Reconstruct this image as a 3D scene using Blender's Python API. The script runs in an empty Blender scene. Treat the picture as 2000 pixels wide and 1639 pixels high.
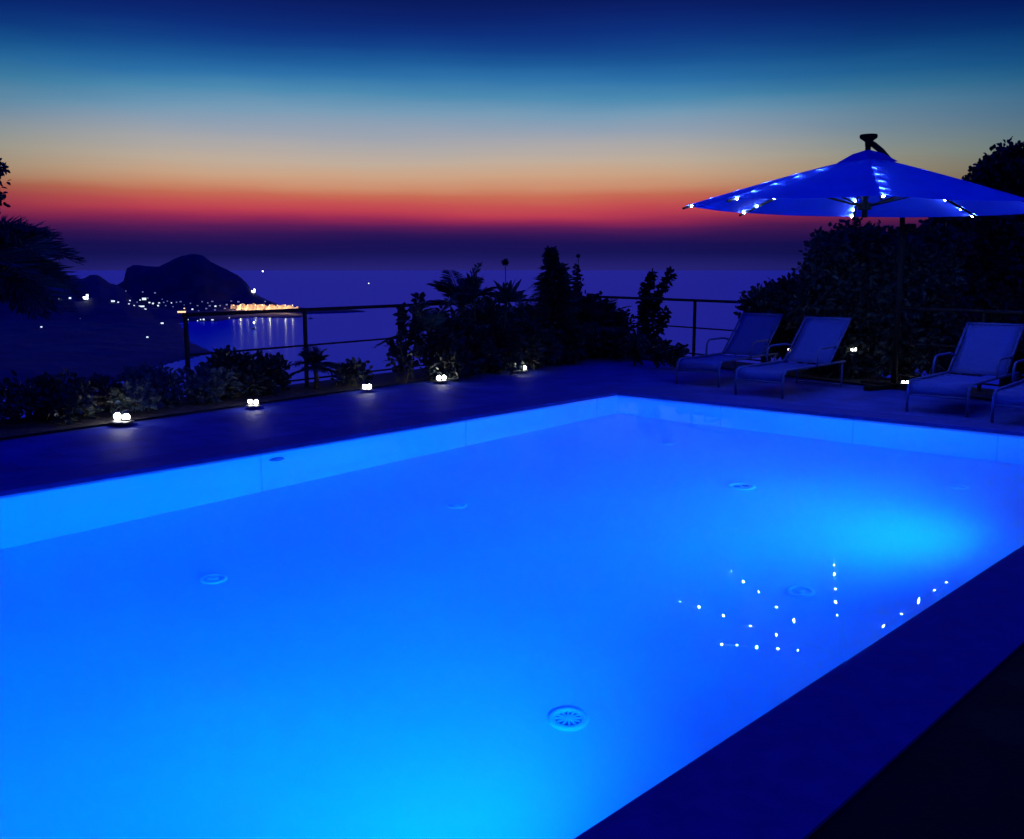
import bpy, math, random
import numpy as np
from mathutils import Vector, Matrix

# ------------------------------------------------------------------ scene, camera, world, exposure
S = bpy.context.scene
COL = S.collection
S.render.engine = 'CYCLES'
S.cycles.use_denoising = True
S.cycles.max_bounces = 10
S.cycles.diffuse_bounces = 7
S.cycles.glossy_bounces = 4
S.cycles.transmission_bounces = 8
S.cycles.sample_clamp_indirect = 80.0
S.cycles.caustics_reflective = True
S.cycles.caustics_refractive = True
S.view_settings.view_transform = 'Standard'
S.view_settings.look = 'None'
S.view_settings.exposure = 0.0
S.view_settings.gamma = 1.0

CAM_H = 1.5
F = 1913.0 / 2000.0
PITCH = math.atan((819.5 - 527.0) / 1913.0)
cam_data = bpy.data.cameras.new('camera')
cam_data.sensor_width = 36.0
cam_data.lens = 36.0 * F
cam_data.clip_start = 0.05
cam_data.clip_end = 600000.0
cam = bpy.data.objects.new('camera', cam_data)
COL.objects.link(cam)
cam.location = (0, 0, CAM_H)
cam.rotation_euler = (math.pi / 2 - PITCH, 0, 0)
S.camera = cam

def lin(c):
    out = []
    for v in c:
        v /= 255.0
        out.append(v / 12.92 if v <= 0.04045 else ((v + 0.055) / 1.055) ** 2.4)
    return out

class N:                                   # tiny node-tree helper
    def __init__(self, tree):
        self.t = tree
        tree.nodes.clear()
    def new(self, kind, **kw):
        n = self.t.nodes.new(kind)
        for k, v in kw.items():
            setattr(n, k, v)
        return n
    def link(self, a, b):
        self.t.links.new(a, b)
    def math(self, op, a, b=None, clamp=False):
        n = self.new('ShaderNodeMath', operation=op, use_clamp=clamp)
        for i, v in enumerate((a, b)):
            if v is None:
                continue
            if isinstance(v, (int, float)):
                n.inputs[i].default_value = v
            else:
                self.link(v, n.inputs[i])
        return n.outputs[0]
    def ramp(self, fac, stops, interp='LINEAR'):
        n = self.new('ShaderNodeValToRGB')
        r = n.color_ramp
        r.interpolation = interp
        while len(r.elements) > 1:
            r.elements.remove(r.elements[-1])
        r.elements[0].position = stops[0][0]
        r.elements[0].color = (*stops[0][1], 1)
        for p, c in stops[1:]:
            e = r.elements.new(p)
            e.color = (*c, 1)
        self.link(fac, n.inputs[0])
        return n.outputs[0]

world = bpy.data.worlds.new('World')
S.world = world
world.use_nodes = True
w = N(world.node_tree)
tc = w.new('ShaderNodeTexCoord')
sep = w.new('ShaderNodeSeparateXYZ')
w.link(tc.outputs['Generated'], sep.inputs[0])
# dusk sky after sunset: colour by elevation (image row in the list -> sine of the elevation)
rows = [(527, (38, 34, 116)), (514, (33, 29, 106)), (495, (23, 20, 86)), (476, (27, 18, 84)), (460, (52, 22, 85)),
        (446, (88, 28, 86)), (431, (146, 40, 84)), (415, (188, 62, 82)), (398, (198, 82, 82)), (381, (200, 108, 86)),
        (365, (205, 142, 110)), (343, (205, 164, 134)), (317, (194, 174, 156)), (286, (174, 170, 170)), (254, (148, 162, 180)), (222, (118, 156, 184)),
        (190, (76, 138, 178)), (159, (46, 114, 170)), (127, (28, 90, 154)), (95, (18, 66, 138)), (63, (13, 47, 124)), (30, (11, 34, 108)), (0, (9, 27, 94))]
SZ = 0.5
stops = [(0.0, lin((26, 24, 100)))]
for y, c in rows:
    e = math.sin(math.atan((819.5 - y) / 1913.0) - PITCH)
    stops.append((min(1, max(0.001, (e + 0.02) / (SZ + 0.02))), lin(c)))
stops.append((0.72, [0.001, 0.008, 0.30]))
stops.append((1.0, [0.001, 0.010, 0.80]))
wmap = w.new('ShaderNodeMapping'); wmap.inputs['Scale'].default_value = (2.0, 2.0, 16.0)
w.link(tc.outputs['Generated'], wmap.inputs[0])
wn = w.new('ShaderNodeTexNoise'); wn.inputs['Scale'].default_value = 1.6; wn.inputs['Detail'].default_value = 5
w.link(wmap.outputs[0], wn.inputs['Vector'])          # thin uneven haze
wob = w.math('MULTIPLY', w.math('SUBTRACT', wn.outputs['Fac'], 0.5), 0.018)
fac = w.math('DIVIDE', w.math('ADD', w.math('ADD', sep.outputs['Z'], wob), 0.02), SZ + 0.02, True)
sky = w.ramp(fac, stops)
# the glow fades away from the azimuth of the set sun
AZ = math.radians(-5)
d = w.math('ADD', w.math('MULTIPLY', sep.outputs['X'], math.sin(AZ)), w.math('MULTIPLY', sep.outputs['Y'], math.cos(AZ)))
hl = w.math('SQRT', w.math('ADD', w.math('MULTIPLY', sep.outputs['X'], sep.outputs['X']), w.math('MULTIPLY', sep.outputs['Y'], sep.outputs['Y'])))
cosaz = w.math('DIVIDE', d, w.math('ADD', hl, 1e-5))
dim = w.ramp(w.math('ADD', w.math('MULTIPLY', cosaz, 0.5), 0.5),
             [(0.0, (0.05, 0.25, 0.6)), (0.85, (0.10, 0.30, 0.58)), (0.915, (0.20, 0.40, 0.52)), (0.955, (0.50, 0.66, 0.70)), (0.985, (0.94, 0.97, 0.97)), (0.995, (1, 1, 1))])
mul = w.new('ShaderNodeMix', data_type='RGBA', blend_type='MULTIPLY')
mul.inputs[0].default_value = 1.0
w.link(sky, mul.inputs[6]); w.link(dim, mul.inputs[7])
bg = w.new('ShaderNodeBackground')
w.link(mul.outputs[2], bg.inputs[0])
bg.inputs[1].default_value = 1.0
wo = w.new('ShaderNodeOutputWorld')
w.link(bg.outputs[0], wo.inputs[0])

random.seed(7)
rnd = random.uniform
V = Vector

# ------------------------------------------------------------------ picture rays -> places
def ray(x, y):
    a = (x - 1000) / 1913.0; b = (819.5 - y) / 1913.0
    c, s = math.cos(PITCH), math.sin(PITCH)
    return V((a, c + b * s, -s + b * c)).normalized()
def at(x, y, z=0.0):
    d = ray(x, y)
    return V((0, 0, CAM_H)) + d * ((z - CAM_H) / d.z)
def at_depth(x, y, Y):
    d = ray(x, y)
    return V((0, 0, CAM_H)) + d * (Y / d.y)

# ------------------------------------------------------------------ materials
MATS = {}
def mat(name, color, rough=0.6, var=0.0, scale=8.0, bump=0.0, bscale=None, spec=0.5, metal=0.0, color2=None, emit=None, estr=0.0, transl=0.0, sheen=0.0):
    m = bpy.data.materials.new(name)
    m.use_nodes = True
    n = N(m.node_tree)
    b = n.new('ShaderNodeBsdfPrincipled')
    o = n.new('ShaderNodeOutputMaterial')
    b.inputs['Roughness'].default_value = rough
    b.inputs['Metallic'].default_value = metal
    b.inputs['Specular IOR Level'].default_value = spec
    t = n.new('ShaderNodeTexCoord')
    if var > 0 or color2:
        nz = n.new('ShaderNodeTexNoise')
        nz.inputs['Scale'].default_value = scale
        nz.inputs['Detail'].default_value = 6
        n.link(t.outputs['Object'], nz.inputs['Vector'])
        c2 = color2 or tuple(max(0, v * (1 - var)) for v in color)
        c1 = color if color2 else tuple(min(1, v * (1 + var)) for v in color)
        col = n.ramp(nz.outputs['Fac'], [(0.32, c2), (0.68, c1)])
        n.link(col, b.inputs['Base Color'])
    else:
        b.inputs['Base Color'].default_value = (*color, 1)
    if bump > 0:
        nb = n.new('ShaderNodeTexNoise')
        nb.inputs['Scale'].default_value = bscale or scale * 4
        nb.inputs['Detail'].default_value = 4
        n.link(t.outputs['Object'], nb.inputs['Vector'])
        bp = n.new('ShaderNodeBump')
        bp.inputs['Strength'].default_value = bump
        bp.inputs['Distance'].default_value = 0.02
        n.link(nb.outputs['Fac'], bp.inputs['Height'])
        n.link(bp.outputs['Normal'], b.inputs['Normal'])
    if emit:
        b.inputs['Emission Color'].default_value = (*emit, 1)
        b.inputs['Emission Strength'].default_value = estr
    out = b.outputs[0]
    if transl > 0:
        tr = n.new('ShaderNodeBsdfTranslucent')
        tr.inputs[0].default_value = (*color, 1)
        mx = n.new('ShaderNodeMixShader')
        mx.inputs[0].default_value = transl
        n.link(out, mx.inputs[1]); n.link(tr.outputs[0], mx.inputs[2])
        out = mx.outputs[0]
    n.link(out, o.inputs[0])
    MATS[name] = m
    return m

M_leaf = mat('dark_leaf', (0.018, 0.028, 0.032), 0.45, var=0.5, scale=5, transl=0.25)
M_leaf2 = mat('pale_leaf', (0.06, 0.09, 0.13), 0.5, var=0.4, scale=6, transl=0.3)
M_blade = mat('blade_leaf', (0.03, 0.05, 0.05), 0.4, var=0.4, scale=4, transl=0.2)
M_stem = mat('stem', (0.06, 0.045, 0.03), 0.8, var=0.3, scale=20, bump=0.4)
M_trunk = mat('trunk', (0.05, 0.04, 0.03), 0.9, var=0.4, scale=14, bump=0.8)
M_rail = mat('rail_metal', (0.012, 0.012, 0.02), 0.7, spec=0.2, var=0.2, scale=30, metal=0.3)
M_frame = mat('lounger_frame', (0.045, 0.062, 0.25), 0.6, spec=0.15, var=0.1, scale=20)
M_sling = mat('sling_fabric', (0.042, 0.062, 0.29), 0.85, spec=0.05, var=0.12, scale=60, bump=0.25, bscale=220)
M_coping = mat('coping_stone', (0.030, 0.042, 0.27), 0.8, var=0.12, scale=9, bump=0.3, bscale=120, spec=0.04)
M_darkfloor = mat('dark_floor', (0.030, 0.022, 0.014), 0.8, spec=0.05, var=0.35, scale=4, bump=0.3, bscale=60)
M_soil = mat('soil', (0.04, 0.035, 0.03), 0.95, var=0.5, scale=12, bump=1.0, bscale=40)
M_umet = mat('umbrella_metal', (0.005, 0.005, 0.007), 0.8, spec=0.1, var=0.15, scale=30)
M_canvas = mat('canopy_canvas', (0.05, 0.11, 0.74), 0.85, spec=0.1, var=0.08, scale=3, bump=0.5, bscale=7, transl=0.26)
M_led = mat('led_bulb', (0.8, 0.9, 1), 0.3, emit=(0.32, 0.50, 1.0), estr=680)
M_bulb = mat('lamp_bulb', (1, 0.95, 0.85), 0.3, emit=(1.0, 0.95, 0.80), estr=60)
M_bulb_warm = mat('warm_lamp_bulb', (1, 0.9, 0.7), 0.3, emit=(1.0, 0.78, 0.5), estr=22)
M_lampbody = mat('lamp_body', (0.03, 0.03, 0.035), 0.5, var=0.2, scale=30)
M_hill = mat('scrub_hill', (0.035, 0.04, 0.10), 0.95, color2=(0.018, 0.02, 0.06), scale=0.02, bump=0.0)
M_slope = mat('scrub_slope', (0.03, 0.035, 0.02), 0.95, color2=(0.012, 0.016, 0.008), scale=0.6, bump=0.8, bscale=3)
M_housewall = mat('house_wall', (0.25, 0.22, 0.2), 0.9, var=0.2, scale=0.4)
M_roof = mat('roof_tile', (0.12, 0.06, 0.04), 0.9, var=0.2, scale=0.5)
M_w_white = mat('lit_window_white', (0.9, 0.9, 0.9), 0.5, emit=(0.72, 0.85, 1.0), estr=1.6)
M_w_blue = mat('lit_window_dim', (0.9, 0.9, 0.9), 0.5, emit=(0.30, 0.42, 1.0), estr=0.7)
M_w_warm = mat('lit_window_warm', (0.9, 0.8, 0.6), 0.5, emit=(1.0, 0.62, 0.30), estr=2.2)
M_flood = mat('floodlight_glass', (0.9, 0.9, 0.9), 0.4, emit=(0.9, 0.95, 1.0), estr=9.0)
M_quay = mat('quay_stone', (0.55, 0.45, 0.33), 0.9, var=0.35, scale=0.08)
M_boat = mat('boat_hull', (0.05, 0.05, 0.06), 0.5, var=0.1, scale=1)
M_chrome = mat('fitting_plastic', (0.62, 0.80, 0.95), 0.4, var=0.05, scale=30)
M_hole = mat('fitting_hole', (0.10, 0.16, 0.35), 0.6, var=0.1, scale=30)

def paving_material():
    m = bpy.data.materials.new('deck_paving'); m.use_nodes = True
    n = N(m.node_tree)
    t = n.new('ShaderNodeTexCoord')
    br = n.new('ShaderNodeTexBrick')
    br.offset = 0.5
    br.inputs['Scale'].default_value = 1.0
    br.inputs['Mortar Size'].default_value = 0.006
    br.inputs['Brick Width'].default_value = 0.8
    br.inputs['Row Height'].default_value = 0.4
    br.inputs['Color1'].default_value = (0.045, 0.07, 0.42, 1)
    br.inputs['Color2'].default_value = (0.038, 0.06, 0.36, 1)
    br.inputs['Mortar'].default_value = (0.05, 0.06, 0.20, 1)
    mp = n.new('ShaderNodeMapping')
    mp.inputs['Rotation'].default_value = (0, 0, math.radians(-41))
    n.link(t.outputs['Object'], mp.inputs[0]); n.link(mp.outputs[0], br.inputs['Vector'])
    nz = n.new('ShaderNodeTexNoise'); nz.inputs['Scale'].default_value = 2.5; nz.inputs['Detail'].default_value = 8
    n.link(t.outputs['Object'], nz.inputs['Vector'])
    dirt = n.ramp(nz.outputs['Fac'], [(0.3, (0.6, 0.6, 0.6)), (0.7, (1, 1, 1))])
    mx = n.new('ShaderNodeMix', data_type='RGBA', blend_type='MULTIPLY'); mx.inputs[0].default_value = 1
    n.link(br.outputs['Color'], mx.inputs[6]); n.link(dirt, mx.inputs[7])
    b = n.new('ShaderNodeBsdfPrincipled'); b.inputs['Roughness'].default_value = 0.7
    b.inputs['Specular IOR Level'].default_value = 0.03
    n.link(mx.outputs[2], b.inputs['Base Color'])
    nb = n.new('ShaderNodeTexNoise'); nb.inputs['Scale'].default_value = 70
    n.link(t.outputs['Object'], nb.inputs['Vector'])
    bp = n.new('ShaderNodeBump'); bp.inputs['Strength'].default_value = 0.35; bp.inputs['Distance'].default_value = 0.01
    n.link(nb.outputs['Fac'], bp.inputs['Height']); n.link(bp.outputs[0], b.inputs['Normal'])
    o = n.new('ShaderNodeOutputMaterial'); n.link(b.outputs[0], o.inputs[0])
    return m
M_deck = paving_material()

def liner_material():
    m = bpy.data.materials.new('pool_liner'); m.use_nodes = True
    n = N(m.node_tree)
    t = n.new('ShaderNodeTexCoord')
    nz = n.new('ShaderNodeTexNoise'); nz.inputs['Scale'].default_value = 0.9; nz.inputs['Detail'].default_value = 5
    n.link(t.outputs['Object'], nz.inputs['Vector'])
    c = n.ramp(nz.outputs['Fac'], [(0.3, (0.60, 0.68, 0.90)), (0.7, (0.64, 0.74, 0.92))])
    b = n.new('ShaderNodeBsdfPrincipled'); b.inputs['Roughness'].default_value = 0.8
    b.inputs['Specular IOR Level'].default_value = 0.0
    n.link(c, b.inputs['Base Color'])
    o = n.new('ShaderNodeOutputMaterial'); n.link(b.outputs[0], o.inputs[0])
    return m
M_liner = liner_material()

def water_material(name, ior=1.333, refl=0.4, bump=0.02, scale=3.0):
    m = bpy.data.materials.new(name); m.use_nodes = True
    n = N(m.node_tree)
    t = n.new('ShaderNodeTexCoord')
    nz = n.new('ShaderNodeTexNoise'); nz.inputs['Scale'].default_value = scale; nz.inputs['Detail'].default_value = 2
    n.link(t.outputs['Object'], nz.inputs['Vector'])
    bp = n.new('ShaderNodeBump'); bp.inputs['Strength'].default_value = bump; bp.inputs['Distance'].default_value = 0.05
    n.link(nz.outputs['Fac'], bp.inputs['Height'])
    rf = n.new('ShaderNodeBsdfRefraction'); rf.inputs['IOR'].default_value = ior; rf.inputs['Roughness'].default_value = 0
    gl = n.new('ShaderNodeBsdfGlossy'); gl.inputs['Roughness'].default_value = 0.0
    fr = n.new('ShaderNodeFresnel'); fr.inputs['IOR'].default_value = ior
    for q in (rf, gl):
        n.link(bp.outputs[0], q.inputs['Normal'])
    mx = n.new('ShaderNodeMixShader')
    n.link(n.math('MINIMUM', n.math('MULTIPLY', fr.outputs[0], refl), 0.072), mx.inputs[0])
    n.link(rf.outputs[0], mx.inputs[1]); n.link(gl.outputs[0], mx.inputs[2])
    gs = n.new('ShaderNodeBsdfGlass'); gs.inputs['IOR'].default_value = ior; gs.inputs['Roughness'].default_value = 0
    geo = n.new('ShaderNodeNewGeometry')                    # seen from below the surface mirrors the pool
    m2 = n.new('ShaderNodeMixShader')
    n.link(geo.outputs['Backfacing'], m2.inputs[0]); n.link(mx.outputs[0], m2.inputs[1]); n.link(gs.outputs[0], m2.inputs[2])
    o = n.new('ShaderNodeOutputMaterial'); n.link(m2.outputs[0], o.inputs[0])
    return m
M_water = water_material('pool_water', refl=0.65, bump=0.013, scale=3.2)

def sea_material():
    m = bpy.data.materials.new('sea_water'); m.use_nodes = True
    n = N(m.node_tree)
    t = n.new('ShaderNodeTexCoord')
    nz = n.new('ShaderNodeTexNoise'); nz.inputs['Scale'].default_value = 0.012; nz.inputs['Detail'].default_value = 8
    n.link(t.outputs['Object'], nz.inputs['Vector'])
    bp = n.new('ShaderNodeBump'); bp.inputs['Strength'].default_value = 0.25; bp.inputs['Distance'].default_value = 4.0
    n.link(nz.outputs['Fac'], bp.inputs['Height'])
    df = n.new('ShaderNodeBsdfDiffuse'); df.inputs[0].default_value = (0.026, 0.056, 0.62, 1)
    gl = n.new('ShaderNodeBsdfGlossy'); gl.inputs['Roughness'].default_value = 0.2; gl.inputs[0].default_value = (0.5, 0.8, 1.0, 1)
    n.link(bp.outputs[0], gl.inputs['Normal'])
    fr = n.new('ShaderNodeFresnel'); fr.inputs['IOR'].default_value = 1.333
    mx = n.new('ShaderNodeMixShader')
    n.link(n.math('MULTIPLY', fr.outputs[0], 0.16), mx.inputs[0])
    n.link(df.outputs[0], mx.inputs[1]); n.link(gl.outputs[0], mx.inputs[2])
    o = n.new('ShaderNodeOutputMaterial'); n.link(mx.outputs[0], o.inputs[0])
    return m
M_sea = sea_material()

# ------------------------------------------------------------------ mesh helpers
class MB:
    def __init__(self):
        self.v = []; self.f = []; self.mi = []
    def quad(self, a, b, c, d, mi=0):
        k = len(self.v); self.v += [tuple(a), tuple(b), tuple(c), tuple(d)]
        self.f.append((k, k + 1, k + 2, k + 3)); self.mi.append(mi)
    def poly(self, pts, mi=0):
        k = len(self.v); self.v += [tuple(p) for p in pts]
        self.f.append(tuple(range(k, k + len(pts)))); self.mi.append(mi)
    def box(self, cx, cy, cz, sx, sy, sz, rz=0.0, mi=0):
        c, s = math.cos(rz), math.sin(rz); k = len(self.v)
        for z in (-.5, .5):
            for x, y in ((-.5, -.5), (.5, -.5), (.5, .5), (-.5, .5)):
                X, Y = x * sx, y * sy
                self.v.append((cx + X * c - Y * s, cy + X * s + Y * c, cz + z * sz))
        for f in ((3, 2, 1, 0), (4, 5, 6, 7), (0, 1, 5, 4), (1, 2, 6, 5), (2, 3, 7, 6), (3, 0, 4, 7)):
            self.f.append(tuple(k + i for i in f)); self.mi.append(mi)
    def tube(self, pts, r, n=8, mi=0, cap=True):
        pts = [V(p) for p in pts]
        rs = r if isinstance(r, (list, tuple)) else [r] * len(pts)
        k = len(self.v); up = None
        for i, p in enumerate(pts):
            t = (pts[min(i + 1, len(pts) - 1)] - pts[max(i - 1, 0)]).normalized()
            if up is None:
                up = V((0, 0, 1)) if abs(t.z) < 0.9 else V((1, 0, 0))
            a = t.cross(up).normalized(); b = a.cross(t).normalized(); up = b
            for j in range(n):
                q = 2 * math.pi * j / n
                self.v.append(tuple(p + (a * math.cos(q) + b * math.sin(q)) * rs[i]))
        for i in range(len(pts) - 1):
            for j in range(n):
                a0 = k + i * n + j; a1 = k + i * n + (j + 1) % n
                self.f.append((a0, a1, a1 + n, a0 + n)); self.mi.append(mi)
        if cap:
            self.f.append(tuple(k + j for j in range(n - 1, -1, -1))); self.mi.append(mi)
            e = k + (len(pts) - 1) * n
            self.f.append(tuple(e + j for j in range(n))); self.mi.append(mi)
    def lathe(self, prof, n=24, c=(0, 0, 0), mi=0):
        k = len(self.v)
        for r, z in prof:
            for j in range(n):
                q = 2 * math.pi * j / n
                self.v.append((c[0] + r * math.cos(q), c[1] + r * math.sin(q), c[2] + z))
        for i in range(len(prof) - 1):
            for j in range(n):
                a0 = k + i * n + j; a1 = k + i * n + (j + 1) % n
                self.f.append((a0, a1, a1 + n, a0 + n)); self.mi.append(mi)
    def ball(self, c, r, n=10, mi=0, sz=1.0):
        m = n // 2
        self.lathe([(max(1e-4, r * math.sin(math.pi * i / m)), -r * sz * math.cos(math.pi * i / m)) for i in range(m + 1)], n, c, mi)
    def leaf(self, base, dirv, nrm, L, W, fold=0.25, droop=0.0, mi=0):
        d = V(dirv).normalized(); s = d.cross(V(nrm))
        if s.length < 1e-4:
            s = d.cross(V((1, 0.3, 0.2)))
        s.normalize(); u = s.cross(d)
        b = V(base); k = len(self.v)
        dz = V((0, 0, -droop * L))
        self.v += [tuple(b), tuple(b + d * L * .35 + s * W * .5 + u * W * fold + dz * .2), tuple(b + d * L * .72 + s * W * .4 + u * W * fold + dz * .6),
                   tuple(b + d * L + dz), tuple(b + d * L * .72 - s * W * .4 + u * W * fold + dz * .6), tuple(b + d * L * .35 - s * W * .5 + u * W * fold + dz * .2)]
        self.f += [(k, k + 1, k + 2, k + 3), (k, k + 3, k + 4, k + 5)]; self.mi += [mi, mi]
    def build(self, name, mats, parent=None, smooth=False, loc=None):
        me = bpy.data.meshes.new(name)
        me.from_pydata(self.v, [], self.f)
        if not isinstance(mats, (list, tuple)):
            mats = [mats]
        for m in mats:
            me.materials.append(m)
        if len(mats) > 1:
            me.polygons.foreach_set('material_index', self.mi)
        if smooth:
            me.polygons.foreach_set('use_smooth', [True] * len(me.polygons))
        me.update()
        o = bpy.data.objects.new(name, me)
        COL.objects.link(o)
        if parent:
            o.parent = parent
        if loc is not None:
            o.location = loc
        return o

def tag(o, label=None, cat=None, group=None, kind=None):
    if label: o['label'] = label
    if cat: o['category'] = cat
    if group: o['group'] = group
    if kind: o['kind'] = kind
    return o
def empty(name, loc, rz=0.0):
    o = bpy.data.objects.new(name, None)
    o.empty_display_size = 0.2
    o.location = loc; o.rotation_euler = (0, 0, rz)
    COL.objects.link(o)
    return o
def copy_tree(o, parent=None):
    c = o.copy(); COL.objects.link(c)
    if parent: c.parent = parent
    for ch in o.children:
        copy_tree(ch, c)
    return c
def bevel(o, w=0.01, seg=2):
    m = o.modifiers.new('bevel', 'BEVEL'); m.width = w; m.segments = seg; m.limit_method = 'ANGLE'
    return o
def light(name, kind, parent, loc, energy, color, size=0.03, **kw):
    ld = bpy.data.lights.new(name, kind)
    ld.energy = energy; ld.color = color; ld.shadow_soft_size = size
    for k, v in kw.items():
        setattr(ld, k, v)
    o = bpy.data.objects.new(name, ld)
    COL.objects.link(o); o.location = loc
    if parent: o.parent = parent
    return o

# ------------------------------------------------------------------ sea and coast
SEA = -150.0
b = MB(); R = 250000.0; nn = 48
b.poly([(R * math.cos(2 * math.pi * i / nn), R * math.sin(2 * math.pi * i / nn), SEA) for i in range(nn)])
tag(b.build('sea', M_sea), kind='structure')

def sea_xy(u, y):
    p = at(u, y, SEA); return (p.x, p.y)
shore_px = [(-500, 765), (100, 758), (235, 745), (262, 728), (300, 716), (370, 699), (412, 689.5), (396, 683), (364, 668), (352, 645), (344, 630),
            (365, 627.5), (420, 628), (452, 623), (500, 619.5), (560, 621), (584, 620), (598, 613), (650, 611.5), (712, 609.3), (700, 607.4),
            (600, 604), (400, 596), (150, 590), (-500, 590)]
shore = np.array([sea_xy(*p) for p in shore_px])
ridge1 = np.array([(215, 560), (228, 556), (240, 549), (247, 524), (262, 518), (290, 520), (312, 521), (335, 509), (355, 500), (378, 496), (398, 499), (412, 511),
                   (440, 525), (465, 538), (480, 553), (492, 571), (510, 582), (530, 591), (552, 600), (575, 603.5), (600, 605.3), (650, 606), (695, 606.8), (715, 609), (800, 611)], float)
ridge2 = np.array([(-500, 480), (-200, 485), (0, 509), (35, 508), (70, 515), (100, 530), (140, 541), (160, 545), (176, 537), (190, 537), (202, 545), (214, 554), (226, 557),
                   (240, 566), (262, 590), (300, 615), (900, 630)], float)
YR1, YR2 = 3600.0, 3250.0
rs = np.random.RandomState(3)
tab = rs.rand(64, 64)
def vnoise(x, y):
    xi = np.floor(x).astype(int); yi = np.floor(y).astype(int); fx = x - xi; fy = y - yi
    fx = fx * fx * (3 - 2 * fx); fy = fy * fy * (3 - 2 * fy)
    g = lambda i, j: tab[i % 64, j % 64]
    return (g(xi, yi) * (1 - fx) + g(xi + 1, yi) * fx) * (1 - fy) + (g(xi, yi + 1) * (1 - fx) + g(xi + 1, yi + 1) * fx) * fy
def fbm(x, y):
    return sum(vnoise(x * 2 ** k, y * 2 ** k) / 2 ** k for k in range(4)) / 1.875 - 0.5
def shore_dist(x, y):
    dmin = np.full(x.shape, 1e9); inside = np.zeros(x.shape, bool)
    n = len(shore)
    for i in range(n):
        ax, ay = shore[i]; bx, by = shore[(i + 1) % n]
        ex, ey = bx - ax, by - ay
        t = np.clip(((x - ax) * ex + (y - ay) * ey) / (ex * ex + ey * ey), 0, 1)
        dmin = np.minimum(dmin, np.hypot(x - ax - t * ex, y - ay - t * ey))
        cond = (ay > y) != (by > y)
        with np.errstate(divide='ignore', invalid='ignore'):
            xs = ax + (y - ay) * ex / (ey if ey != 0 else 1e-9)
        inside ^= cond & (x < xs)
    return np.where(inside, dmin, -dmin)
def ridge_h(u, ridge, Yr):
    y = np.interp(u, ridge[:, 0], ridge[:, 1])
    b_ = (819.5 - y) / 1913.0
    c, s = math.cos(PITCH), math.sin(PITCH)
    return np.maximum(0, CAM_H + Yr * (-s + b_ * c) / (c + b_ * s) - SEA)
def land(x, y):
    x = np.asarray(x, float); y = np.asarray(y, float)
    u = 1000 + 1913.0 * x / y / (math.cos(PITCH))
    sd = shore_dist(x, y)
    base = np.where(sd > 0, np.minimum(3 + sd * 0.05, 26), np.maximum(-9, sd * 0.25))
    edge = np.clip(sd / 160.0, 0, 1)
    h = base + edge * fbm(x / 90, y / 90) * 16
    for ridge, Yr, near, far in ((ridge1, YR1, 330, 420), (ridge2, YR2, 900, 600)):
        rh = ridge_h(u, ridge, Yr)
        t = (y - Yr)
        sh = np.where(t < 0, np.clip(1 + t / near, 0, 1), np.clip(1 - t / far, 0, 1))
        sh = sh * sh * (3 - 2 * sh)
        rough = 1 + 0.10 * fbm(x / 60, y / 60) * (1 - sh) * 4
        h = np.where(sd > -10, np.maximum(h, rh * sh * rough), h)
    # pines and scrub along the skylines
    h = h + np.where(sd > 30, np.maximum(0, fbm(x / 17 + 9, y / 17)) * 7, 0)
    return h
us = np.arange(-480, 800, 4.0)
ys = np.concatenate([np.arange(1240, 3000, 30.0), np.arange(3000, 3800, 16.0), np.arange(3800, 4800, 60.0)])
UU, YY = np.meshgrid(us, ys)
XX = (UU - 1000) / 1913.0 * YY * math.cos(PITCH)
HH = land(XX, YY) + SEA
mb = MB()
mb.v = list(zip(XX.ravel().tolist(), YY.ravel().tolist(), HH.ravel().tolist()))
nu = len(us)
for j in range(len(ys) - 1):
    for i in range(nu - 1):
        k = j * nu + i
        if max(HH[j, i], HH[j, i + 1], HH[j + 1, i], HH[j + 1, i + 1]) > SEA - 3:
            mb.f.append((k, k + 1, k + nu + 1, k + nu)); mb.mi.append(0)
tag(mb.build('headland_terrain', M_hill, smooth=True), kind='structure')

def land_point(u, y):
    d = ray(u, y)
    Y = np.arange(1250.0, 4400.0, 6.0)
    z = CAM_H + Y * d.z / d.y
    x = Y * d.x / d.y
    h = np.maximum(land(x, Y), 0) + SEA
    hit = np.where(z <= h)[0]
    i = hit[0] if len(hit) else len(Y) - 1
    return V((x[i], Y[i], h[i]))

# houses of the town: dark walls, gabled roof, lit windows
def house_mesh(W, D, H, wm, rows, frac):
    b = MB()
    b.box(0, 0, H / 2 - 1, W, D, H + 2)
    rh = D * 0.28
    e = 0.4
    A = [(-W / 2 - e, -D / 2 - e, H), (W / 2 + e, -D / 2 - e, H), (W / 2 + e, D / 2 + e, H), (-W / 2 - e, D / 2 + e, H)]
    r0, r1 = (-W / 2 - e, 0, H + rh), (W / 2 + e, 0, H + rh)
    b.quad(A[0], A[1], r1, r0, 1); b.quad(A[2], A[3], r0, r1, 1); b.poly([A[1], A[2], r1], 1); b.poly([A[3], A[0], r0], 1)
    b.quad(A[3], A[2], A[1], A[0], 1)
    n = max(2, int(W / 3.2))
    for r in range(rows):
        hh = H / rows
        for i in range(n):
            cw = W / n
            b.box(-W / 2 + (i + .5) * cw, -D / 2 - 0.05, (r + .52) * hh, cw * frac, 0.3, hh * frac, 0, 2)
    me = b.build('town_house', [M_housewall, M_roof, wm])
    return me
H_TYPES = {}
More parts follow.
